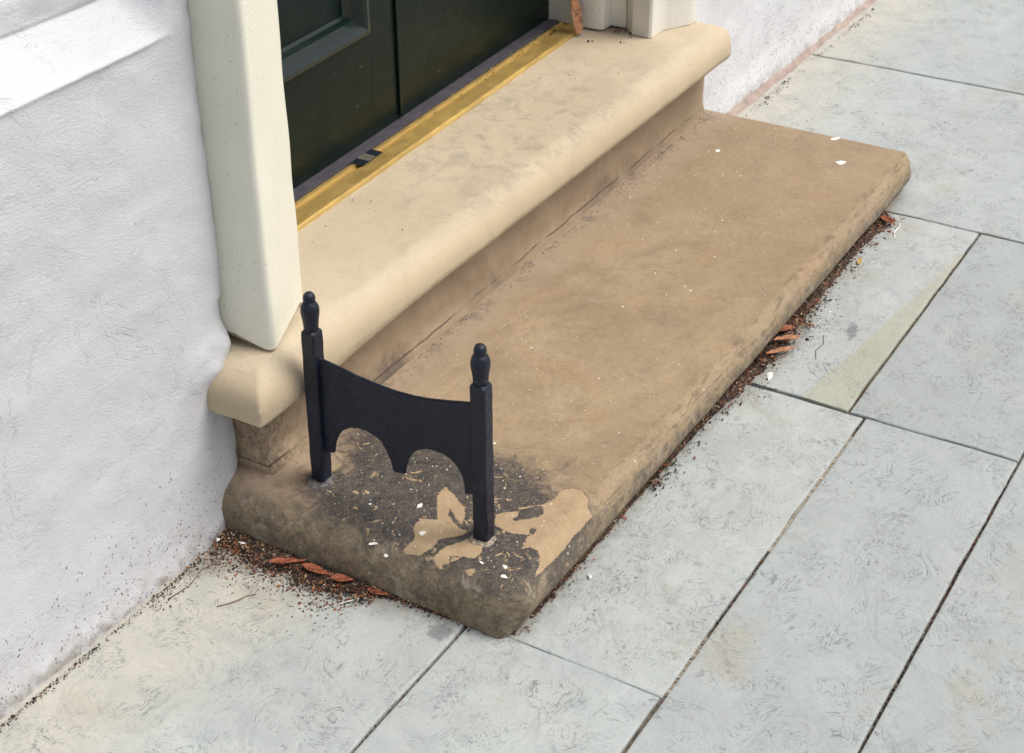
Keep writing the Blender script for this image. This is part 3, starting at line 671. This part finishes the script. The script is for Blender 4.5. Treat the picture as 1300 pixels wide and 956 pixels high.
for _ in range(120): big.append((rnd.triangular(2.5, 3.25, 2.9), rnd.uniform(1.0, 1.38), rnd.uniform(.0006, .0015), 1, 0))
for _ in range(150): big.append((rnd.uniform(1.57, 2.3), rnd.uniform(.97, 1.33), rnd.uniform(.0005, .0014), 1, 0))
for (x, y, r, a, g) in big:
    z = top_z(x, y)
    if z and z > .03: blob(V, F2, x, y, z+.0004, r, a, g)
o = obj('paint_splash', V, F2, MAT['white'], smooth=True); keep(o, slab); o['kind'] = 'stuff'

# ---------------------------------------------------------------- boot scraper
SX = 1.640
scr = tag(empty('boot_scraper', (SX, 1.182, .085)), 'black wrought iron boot scraper with two finial posts set in the stone slab', 'boot scraper')
def post(y, lean):
    bm = bmesh.new(); hw = .0128; ch = .0028; n = 46; rings = []
    def ring(z, hw, ch, jit=.0007):
        pts = [(-hw, -hw+ch), (-hw+ch, -hw), (hw-ch, -hw), (hw, -hw+ch), (hw, hw-ch), (hw-ch, hw), (-hw+ch, hw), (-hw, hw-ch)]
        r = []
        for (a, b) in pts:
            p = Vector((a, b+y, z)); d = noise.noise_vector(p*45)*jit*1.7; zz = (z-.085)
            r.append(bm.verts.new((SX+a+d.x, y+b+d.y+lean*zz, z)))
        return r
    for k in range(n+1): rings.append(ring(.072+(.357-.072)*k/n, hw, ch))
    rings.append(ring(.3595, hw-.0012, ch)); rings.append(ring(.3625, hw-.0045, ch*1.1)); rings.append(ring(.3630, hw-.008, ch))
    for a, b in zip(rings, rings[1:]):
        for i in range(8): bm.faces.new((a[i], a[(i+1) % 8], b[(i+1) % 8], b[i]))
    bm.faces.new(rings[-1]); bm.faces.new(rings[0][::-1])
    for f in bm.faces: f.smooth = False
    p = bm_obj('post', bm, MAT['iron'], scr)
    bm = bmesh.new(); R = []; N = 22
    prof = [(.0060, .3600), (.0116, .3605), (.0114, .366), (.0118, .372), (.0130, .381), (.0142, .389), (.0146, .395), (.0140, .401), (.0120, .4062), (.0094, .4092), (.0088, .4105), (.0094, .4130), (.0096, .4165), (.0085, .4210), (.0058, .4243), (.0025, .4256)]
    for (r, z) in prof:
        R.append([bm.verts.new((SX+r*math.cos(t*2*math.pi/N)*(1+.05*noise.noise(Vector((t, z*80, y)))), y+lean*(z-.085)+r*math.sin(t*2*math.pi/N), z)) for t in range(N)])
    for a, b in zip(R, R[1:]):
        for i in range(N): bm.faces.new((a[i], a[(i+1) % N], b[(i+1) % N], b[i]))
    bm.faces.new(R[-1]); bm.faces.new(R[0][::-1])
    f = bm_obj('finial', bm, MAT['iron'], None, True); f.parent = p; f.matrix_parent_inverse = Matrix.Identity(4)
    return p
post(1.3355, -.012); post(1.0325, 0)
PL = [(1.3251, 0.3155), (1.3132, 0.3132), (1.2838, 0.3094), (1.2531, 0.304), (1.2176, 0.3004), (1.1823, 0.2993), (1.1523, 0.3006), (1.1225, 0.3049), (1.0833, 0.3138), (1.051, 0.322), (1.04, 0.3246), (1.0437, 0.1615), (1.0551, 0.1573), (1.0635, 0.1552), (1.0641, 0.1721), (1.0676, 0.1863), (1.0746, 0.1991), (1.0842, 0.2084), (1.0988, 0.2145), (1.1162, 0.2155), (1.1313, 0.2133), (1.1467, 0.2054), (1.1573, 0.1944), (1.1646, 0.181), (1.1688, 0.168), (1.1716, 0.1534), (1.1759, 0.1513), (1.1863, 0.1502), (1.193, 0.1499), (1.1972, 0.1684), (1.204, 0.1843), (1.2135, 0.1992), (1.2261, 0.2052), (1.2415, 0.2093), (1.2573, 0.2081), (1.2707, 0.2041), (1.2846, 0.1946), (1.2947, 0.1817), (1.3013, 0.1663), (1.305, 0.1458), (1.3118, 0.1429), (1.3404, 0.1393)]
def plate():
    bm = bmesh.new()
    vs = [bm.verts.new((SX-.003, y, z)) for (y, z) in PL]; f = bm.faces.new(vs)
    ex = bmesh.ops.extrude_face_region(bm, geom=[f]); ev = [g for g in ex['geom'] if isinstance(g, bmesh.types.BMVert)]
    bmesh.ops.translate(bm, vec=(.006, 0, 0), verts=ev)
    bmesh.ops.recalc_face_normals(bm, faces=bm.faces)
    es = [e for e in bm.edges if e.calc_face_angle(0) > .8 and abs(e.verts[0].co.x-e.verts[1].co.x) < .001]
    bmesh.ops.bevel(bm, geom=es, offset=.0011, segments=2, affect='EDGES')
    bmesh.ops.triangulate(bm, faces=[f for f in bm.faces if len(f.verts) > 4])
    return bm_obj('scraper_plate', bm, MAT['iron'], scr)
plate()
# cement and lead collars bedding the posts
def collar(cx, cy, r, mat, hgt, seed, asp=1):
    V = []; F = []; N = 26; rings = [(1.0, -.0035), (.92, .0008), (.72, hgt), (.5, hgt*.8), (.2, hgt*.8)]
    for (k, h) in rings:
        for i in range(N):
            t = 2*math.pi*i/N; rr = r*k*(1+.32*noise.noise(Vector((math.cos(t)*1.4+seed, math.sin(t)*1.4, 0)))+.12*noise.noise(Vector((math.cos(t)*4, math.sin(t)*4, seed))))
            x, y = cx+rr*math.cos(t), cy+asp*rr*math.sin(t); V.append((x, y, (top_z(x, y) or .085)+h+.0007*noise.noise(Vector((x*150, y*150, 0)))))
    for a in range(len(rings)-1):
        for i in range(N): F.append((a*N+i, a*N+(i+1) % N, (a+1)*N+(i+1) % N, (a+1)*N+i))
    return keep(obj('bedding_collar', V, F, mat, smooth=False), scr)
collar(1.634, 1.030, .0215, MAT['cement'], .0016, 3.1); collar(1.630, 1.333, .0225, MAT['lead'], .0020, 8.2, 1.1)
V = []; F2 = []
for i in range(7): pass

# ---------------------------------------------------------------- leaf litter, leaves, twigs, flakes
def crumb(V, F, fm, x, y, z, r, mi):
    b = len(V); ax = [Vector((rnd.uniform(-1, 1), rnd.uniform(-1, 1), rnd.uniform(-1, 1))).normalized() for _ in range(1)][0]
    R_ = Matrix.Rotation(rnd.uniform(0, 6.28), 3, ax); sx, sy, sz = rnd.uniform(.6, 1.5), rnd.uniform(.5, 1), rnd.uniform(.3, .8)
    for p in ((1, 0, 0), (-1, 0, 0), (0, 1, 0), (0, -1, 0), (0, 0, 1), (0, 0, -1)):
        q = R_ @ Vector((p[0]*sx*rnd.uniform(.7, 1.2), p[1]*sy, p[2]*sz))*r; V.append((x+q.x, y+q.y, z+q.z*.8+r*.35))
    for f in ((0, 2, 4), (2, 1, 4), (1, 3, 4), (3, 0, 4), (2, 0, 5), (1, 2, 5), (3, 1, 5), (0, 3, 5)): F.append(tuple(b+k for k in f)); fm.append(mi)
V = []; F = []; fm = []
def pick(ws): return rnd.choices(range(5), ws)[0]
def strip(pts, n, spread, side, rr=(.0008, .0028), ws=(5, 5, 2, 1.5, .5), heap=.004):
    seg = [math.dist(a, b) for a, b in zip(pts, pts[1:])]; tot = sum(seg)
    for _ in range(n):
        t = rnd.random()*tot; i = 0
        while t > seg[i] and i < len(seg)-1: t -= seg[i]; i += 1
        a, b = pts[i], pts[i+1]; k = t/seg[i]; x = a[0]+(b[0]-a[0])*k; y = a[1]+(b[1]-a[1])*k
        d = abs(rnd.gauss(0, 1))*spread; nx, ny = -(b[1]-a[1])/seg[i], (b[0]-a[0])/seg[i]
        clump = noise.noise(Vector((x*9, y*9, 1)))
        if clump < .0 and rnd.random() < .75: continue
        r = rnd.uniform(*rr)*(1 if rnd.random() < .9 else 1.7)
        crumb(V, F, fm, x+nx*d*side, y+ny*d*side, max(0, heap*(1-d/(spread*1.2)))*rnd.random(), r, pick(ws))
# thin bed of fine mulch under the heaps
def mound(pts, h):
    """pts: (x, y, half width, height) stations; low uneven ridge"""
    b = len(V); N = 7
    for i, (x, y, w_, hh) in enumerate(pts):
        a = pts[max(i-1, 0)]; c = pts[min(i+1, len(pts)-1)]; dx, dy = c[0]-a[0], c[1]-a[1]; L = math.hypot(dx, dy) or 1; nx, ny = -dy/L, dx/L
        for k in range(N+1):
            t = k/N*2-1; ww = w_*(1+.6*noise.noise(Vector((x*38, y*38, t)))); zz = hh*h*(1-t*t)*(1+.8*noise.noise(Vector((x*90, y*90, t*3))))-.0016*(t*t > .9)
            V.append((x+nx*t*ww, y+ny*t*ww, zz))
    for i in range(len(pts)-1):
        for k in range(N): q = b+i*(N+1)+k; F.append((q, q+1, q+N+2, q+N+1)); fm.append(5)
def station(pts, n):
    out = []
    for i in range(n+1):
        t = i/n*(len(pts)-1); k = min(int(t), len(pts)-2); f = t-k; out.append(tuple(pts[k][j]+(pts[k+1][j]-pts[k][j])*f for j in range(4)))
    return out
mound(station([(1.545, 1.47, .02, .4), (1.530, 1.43, .030, 1), (1.520, 1.36, .030, 1), (1.518, 1.30, .030, 1), (1.520, 1.24, .030, 1), (1.522, 1.20, .022, .9), (1.535, 1.15, .008, .5), (1.545, 1.0, .006, .4), (1.56, .93, .005, .3)], 150), .009)
mound(station([(1.60, .928, .003, .2), (1.95, .928, .004, .3), (2.25, .926, .008, .6), (2.40, .918, .020, .9), (2.52, .916, .025, 1), (2.70, .922, .016, 1), (2.95, .923, .012, .9), (3.10, .917, .020, 1), (3.16, .93, .010, .4)], 340), .008)
# heap at the near left corner by the wall
for _ in range(3600):
    t = rnd.random()**1.0; y = 1.452-.30*t; x = 1.535-abs(rnd.gauss(0, 1))*(.034*(1-t)+.012+.022*math.exp(-((y-1.22)/.05)**2))
    hh = .010*max(0, 1-(1.535-x)/.06)*(1-t*.5)
    crumb(V, F, fm, x, y, rnd.random()*hh, rnd.uniform(.0008, .0026)*(1 if rnd.random() < .93 else 1.6), pick((5, 3.5, 3.2, 2.6, .5)))
strip([(1.535, 1.20), (1.54, 1.02), (1.55, .945)], 420, .006, -1, (.0008, .0022))
strip([(1.56, .925), (1.75, .927), (1.95, .927)], 260, .006, -1, (.0008, .0022))
strip([(1.95, .927), (2.2, .927), (2.4, .928)], 1100, .016, -1, (.0008, .0026), (6, 4, 2, 1.5, .3), .008)
strip([(2.38, .928), (2.62, .928)], 2200, .026, -1, (.0008, .0032), (6, 3, 2.2, 1.8, .3), .012)
strip([(2.62, .928), (2.95, .929), (3.05, .93)], 2000, .019, -1, (.0008, .0028), (6, 4, 2, 1.2, .3), .010)
strip([(3.05, .93), (3.14, .93)], 600, .024, -1, (.001, .0032), (5, 3, 3, 2, .6), .010)
strip([(.9, 1.446), (1.2, 1.447), (1.46, 1.447)], 900, .004, -1, (.0006, .0020), (4, 6, .6, 1.0, .5), .003)
strip([(1.30, 1.44), (1.50, 1.44)], 260, .018, -1, (.0006, .0018), (4, 5, 1, 1, .6), .003)
strip([(3.34, 1.415), (3.7, 1.410), (4.4, 1.40)], 260, .012, -1, (.0010, .0030), (3, 8, .3, .5, .1), .002)
strip([(3.33, 1.44), (3.335, 1.20)], 90, .03, -1, (.0012, .0030), (2, 8, .1, .2, 0), 0)
def frag(x, y, z, L, mi):
    b = len(V); a = rnd.uniform(0, 6.28); t = rnd.uniform(-.6, .6); w_ = L*rnd.uniform(.25, .55); q = rnd.uniform(-.3, .9)*w_
    for u, v, h in ((-1, 0, 0), (-.3, -1, q), (.5, -.8, q*.7), (1, .1, 0), (.2, 1, q), (-.5, .7, q*.6), (0, 0, -.1*w_)):
        X = u*L*.5*rnd.uniform(.8, 1.1); Y = v*w_*.5*rnd.uniform(.7, 1.2); V.append((x+X*math.cos(a)-Y*math.sin(a), y+X*math.sin(a)+Y*math.cos(a), z+h+X*t+L*.12))
    for i in range(6): F.append((b+6, b+i, b+(i+1) % 6)); fm.append(mi)
FP = (0, 2, 2, 3, 3)
for _ in range(150):
    t = rnd.random(); frag(1.532-abs(rnd.gauss(0, 1))*.018, 1.45-.29*t, .003+rnd.random()*.006, rnd.uniform(.004, .012), rnd.choice(FP))
for _ in range(120):
    frag(rnd.gauss(2.52, .07), .918-abs(rnd.gauss(0, 1))*.014, .002+rnd.random()*.007, rnd.uniform(.004, .013), rnd.choice(FP))
for _ in range(90): frag(rnd.uniform(1.65, 3.15), .925-abs(rnd.gauss(0, 1))*.009, .001+rnd.random()*.004, rnd.uniform(.003, .009), rnd.choice(FP))
for _ in range(30): frag(rnd.gauss(3.10, .025), .915-abs(rnd.gauss(0, 1))*.016, .002+rnd.random()*.006, rnd.uniform(.005, .014), rnd.choice(FP))
def scatter(cx, cy, sx, sy, n, rr, ws):
    for _ in range(n): crumb(V, F, fm, rnd.gauss(cx, sx), rnd.gauss(cy, sy), 0, rnd.uniform(*rr), pick(ws))
scatter(1.75, .845, .035, .018, 110, (.0006, .0016), (1, 1, 4, 4, .5)); scatter(2.60, .865, .06, .02, 110, (.0008, .0022), (4, 2, 4, 2, .5))
scatter(2.38, .87, .03, .015, 70, (.001, .0028), (5, 3, 3, 2, .5)); scatter(1.46, 1.25, .04, .06, 60, (.0006, .0016), (2, 6, 1, 1, .5))
scatter(3.6, 1.15, .22, .14, 120, (.0008, .0022), (2, 7, .2, .8, .4)); scatter(2.6, .6, .5, .15, 30, (.0004, .0011), (2, 5, .5, 1, .5)); scatter(1.4, 1.1, .1, .12, 30, (.0005, .0013), (2, 7, .5, 1, .5))
# crumbs lodged in the open joints
def joint(x0, y0, x1, y1, n, ws=(5, 5, 1.4, 1.2, .3)):
    for _ in range(n):
        t = rnd.random(); j = rnd.uniform(-.003, .003)
        crumb(V, F, fm, x0+(x1-x0)*t+(j if x0 == x1 else 0), y0+(y1-y0)*t+(j if y0 == y1 else 0), -.0068, rnd.uniform(.0010, .0024), pick(ws))
joint(1.56, .6835, 2.36, .6835, 420); joint(1.6, .410, 2.35, .410, 520); joint(2.37, .7165, 3.16, .7165, 260); joint(2.363, .72, 2.363, .93, 60); joint(1.25, 1.0035, 1.55, 1.0035, 50)
joint(2.349, .42, 2.349, .7, 50); joint(3.162, .62, 3.162, .93, 50); joint(3.974, .7, 3.974, 1.4, 60); joint(2.30, .700, 2.366, .700, 30, (2, 1, 3, 5, 1))
lit = obj('leaf_litter', V, F, [MAT['c1'], MAT['c2'], MAT['c3'], MAT['c4'], MAT['c5'], MAT['mulch']], fm=fm)
tag(lit, 'brown crumbs of soil and broken leaf along the foot of the stones and wall', 'leaf litter', kind='stuff')
# crumbs on the steps and threshold
V = []; F = []; fm = []
for _ in range(34): crumb(V, F, fm, rnd.uniform(1.9, 3.05), rnd.uniform(1.41, 1.6), .3145, rnd.uniform(.0007, .0020), pick((3, 4, .6, .5, .2)))
for (x, y, r) in ((3.02, 1.60, .005), (3.028, 1.594, .004), (3.05, 1.535, .003), (3.053, 1.528, .0025), (3.093, 1.53, .003), (2.12, 1.56, .0035), (2.15, 1.50, .0015)): crumb(V, F, fm, x, y, .3145, r, 1)
for _ in range(300):
    x = rnd.triangular(2.3, 3.08, 3.04); crumb(V, F, fm, x, 1.722-.037+SH*(x-2.6)+rnd.gauss(0, .006), .318, rnd.uniform(.0008, .0026), pick((5, 4, 1.5, 1.5, 1)))
for _ in range(90): crumb(V, F, fm, rnd.uniform(3.095, 3.128), rnd.uniform(1.535, 1.60), .314+rnd.random()*.004, rnd.uniform(.001, .003), pick((4, 6, 2, 1, .3)))
for _ in range(420):
    x = 1.63+1.66*rnd.random()**.8; crumb(V, F, fm, x, 1.400+.010*(x-1.6)-abs(rnd.gauss(0, .010)), (top_z(x, 1.395) or .085)-.0002, rnd.uniform(.0005, .0020), pick((2.5, 6, .3, .8, .3)))
for _ in range(60):
    x, y = rnd.uniform(1.62, 3.2), rnd.uniform(1.0, 1.38); z = top_z(x, y)
    if z and z > .07: crumb(V, F, fm, x, y, z-.0002, rnd.uniform(.0005, .0013), pick((2, 6, 1, 1, 0)))
tag(obj('grit', V, F, [MAT['c1'], MAT['c2'], MAT['c3'], MAT['c4'], MAT['c5']], fm=fm), 'dark grit and leaf crumbs scattered on the doorstep, brass threshold and stone slab', 'grit', kind='stuff')

def dead_leaf(name, x, y, z, L, Wd, ang, curl, mat, label, cat='leaf', pitch=0, roll=0, group=None):
    V = []; F = []; nu, nv = 14, 8
    for i in range(nu+1):
        u = i/nu; w_ = Wd*.5*math.sin(math.pi*min(1, u**.8))**.9*(1+.28*noise.noise(Vector((u*5, x*40, 0)))+.14*noise.noise(Vector((u*17, y*40, 0))))+.0004
        for j in range(nv+1):
            v = j/nv*2-1; e_ = 1+.12*noise.noise(Vector((u*9, v, x*30)))
            a = v*curl; cy = (w_/max(curl, .05))*math.sin(a)*e_; cz = (w_/max(curl, .05))*(1-math.cos(a))
            V.append(((u-.5)*L, cy, cz+.10*L*(u-.5)**2*2+.0020*noise.noise(Vector((u*4, v*2, y*20)))+.0006*(1 if abs(v) < .01 else 0)))
    for i in range(nu):
        for j in range(nv): b = i*(nv+1)+j; F.append((b, b+1, b+nv+2, b+nv+1))
    o = obj(name, V, F, MAT[mat], smooth=True); o.location = (x, y, z); o.rotation_euler = (roll, pitch, ang)
    md = o.modifiers.new('thickness', 'SOLIDIFY'); md.thickness = .0004
    return tag(o, label, cat, group)
G = 'dead leaves at the foot of the slab'
dead_leaf('dead_leaf', 1.512, 1.315, .012, .062, .013, -1.0, .7, 'leaf', 'long orange dead leaf on the litter heap, nearest the left wall', group=G)
dead_leaf('dead_leaf', 1.517, 1.262, .012, .055, .016, -1.55, .8, 'leaf', 'red orange dead leaf in the middle of the litter heap beside the slab', group=G)
dead_leaf('dead_leaf', 1.520, 1.215, .011, .038, .018, -1.2, 1.1, 'leaf', 'crumpled rust red dead leaf at the right side of the litter heap', group=G)
dead_leaf('dead_leaf', 1.528, 1.155, .005, .036, .013, -1.4, .8, 'leaf', 'small orange dead leaf alone against the end of the slab', group=G)
dead_leaf('dead_leaf', 2.552, .915, .014, .044, .024, -.5, 1.0, 'leaf', 'crumpled rusty leaf, topmost of the three beside the long front of the slab', group=G)
dead_leaf('dead_leaf', 2.522, .897, .013, .056, .020, -.8, 1.5, 'leaf2', 'curled brown leaf, middle of the three beside the long front of the slab', group=G)
dead_leaf('dead_leaf', 2.482, .892, .009, .070, .018, -.62, 1.6, 'leaf2', 'curled tan leaf, lowest of the three beside the long front of the slab', group=G)
dead_leaf('dead_leaf', 2.905, .893, .004, .034, .008, .2, .6, 'leaf3', 'small yellow leaf near the far end of the slab', group=G)
dead_leaf('dead_leaf', 3.100, .905, .010, .050, .022, 1.0, .9, 'leaf', 'rusty leaf under the far corner of the slab', group=G)
dl = dead_leaf('dead_leaf', 3.045, 1.652, .372, .120, .034, 1.35, .9, 'leaf2', 'tan dead leaf leaning upright in the corner of door and right jamb', pitch=math.radians(-78), roll=0)
def tube(name, pts, r, mat, label, cat, group=None):
    bm = bmesh.new(); R = []; N = 6
    for i, p in enumerate(pts):
        p = Vector(p); d = (Vector(pts[min(i+1, len(pts)-1)])-Vector(pts[max(i-1, 0)])).normalized(); s_ = d.cross(Vector((0, 0, 1))).normalized(); u_ = s_.cross(d)
        rr = r*(1-.4*i/len(pts)); R.append([bm.verts.new(p+s_*rr*math.cos(a*math.pi/3)+u_*rr*math.sin(a*math.pi/3)) for a in range(N)])
    for a, b in zip(R, R[1:]):
        for i in range(N): bm.faces.new((a[i], a[(i+1) % N], b[(i+1) % N], b[i]))
    bm.faces.new(R[0][::-1]); bm.faces.new(R[-1])
    return tag(bm_obj(name, bm, MAT[mat], None, True), label, cat, group)
tube('twig', [(1.383, 1.350, .0012), (1.398, 1.338, .0018), (1.412, 1.329, .003), (1.424, 1.326, .0025), (1.436, 1.317, .0015)], .0009, 'twig', 'thin brown twig on the paving left of the litter heap', 'twig')
tube('twig', [(1.478, 1.195, .0012), (1.490, 1.186, .0025), (1.503, 1.176, .002), (1.514, 1.164, .0015)], .0010, 'white', 'bleached white twig on the paving between the orange leaves', 'twig')
tube('twig', [(1.36, 1.425, .0012), (1.40, 1.418, .0016), (1.44, 1.426, .0022), (1.47, 1.415, .003)], .0009, 'twig', 'thin dark twig beside the foot of the left wall', 'twig')
tube('twig', [(2.50, .83, .0012), (2.53, .842, .0014), (2.56, .838, .0016), (2.59, .85, .0012)], .0008, 'twig', 'fine curved brown stalk beyond the curled leaves on the paving', 'twig')
tube('twig', [(3.045, .865, .0012), (3.07, .876, .0025), (3.10, .874, .003), (3.13, .886, .0012)], .0016, 'white', 'pale curled stalk near the far corner of the slab', 'twig')
def flake(x, y, z, L, Wd, ang, label):
    V = []; F = []; blob(V, F, 0, 0, 0, L, Wd/L, 0, .0014); n = len(V)
    V += [(v[0], v[1], v[2]-.0012) for v in V[:]]; F += [tuple(n+k for k in f[::-1]) for f in F[:]]
    for i in range(9): F.append((1+i, n+1+i, n+1+(i+1) % 9, 1+(i+1) % 9))
    o = obj('paint_flake', V, F, MAT['white']); o.location = (x, y, z); o.rotation_euler = (0, 0, ang); return tag(o, label, 'paint flake', 'white paint flakes')
flake(2.405, .882, .003, .022, .006, .3, 'white paint flake on the paving below the curled tan leaf')
flake(1.488, 1.462, .006, .010, .005, 1.4, 'white paint flake at the foot of the left wall, left of its neighbour')
flake(1.506, 1.448, .008, .006, .004, 1.0, 'white paint flake at the foot of the left wall, nearer the slab')
flake(1.516, 1.405, .011, .008, .003, 1.8, 'white paint flake on the litter heap under the end of the slab')
flake(1.728, .897, .003, .007, .004, .8, 'white paint flake against the near front edge of the slab')
flake(2.68, .872, .002, .005, .003, .2, 'tiny white paint flake on the paving past the curled leaves')
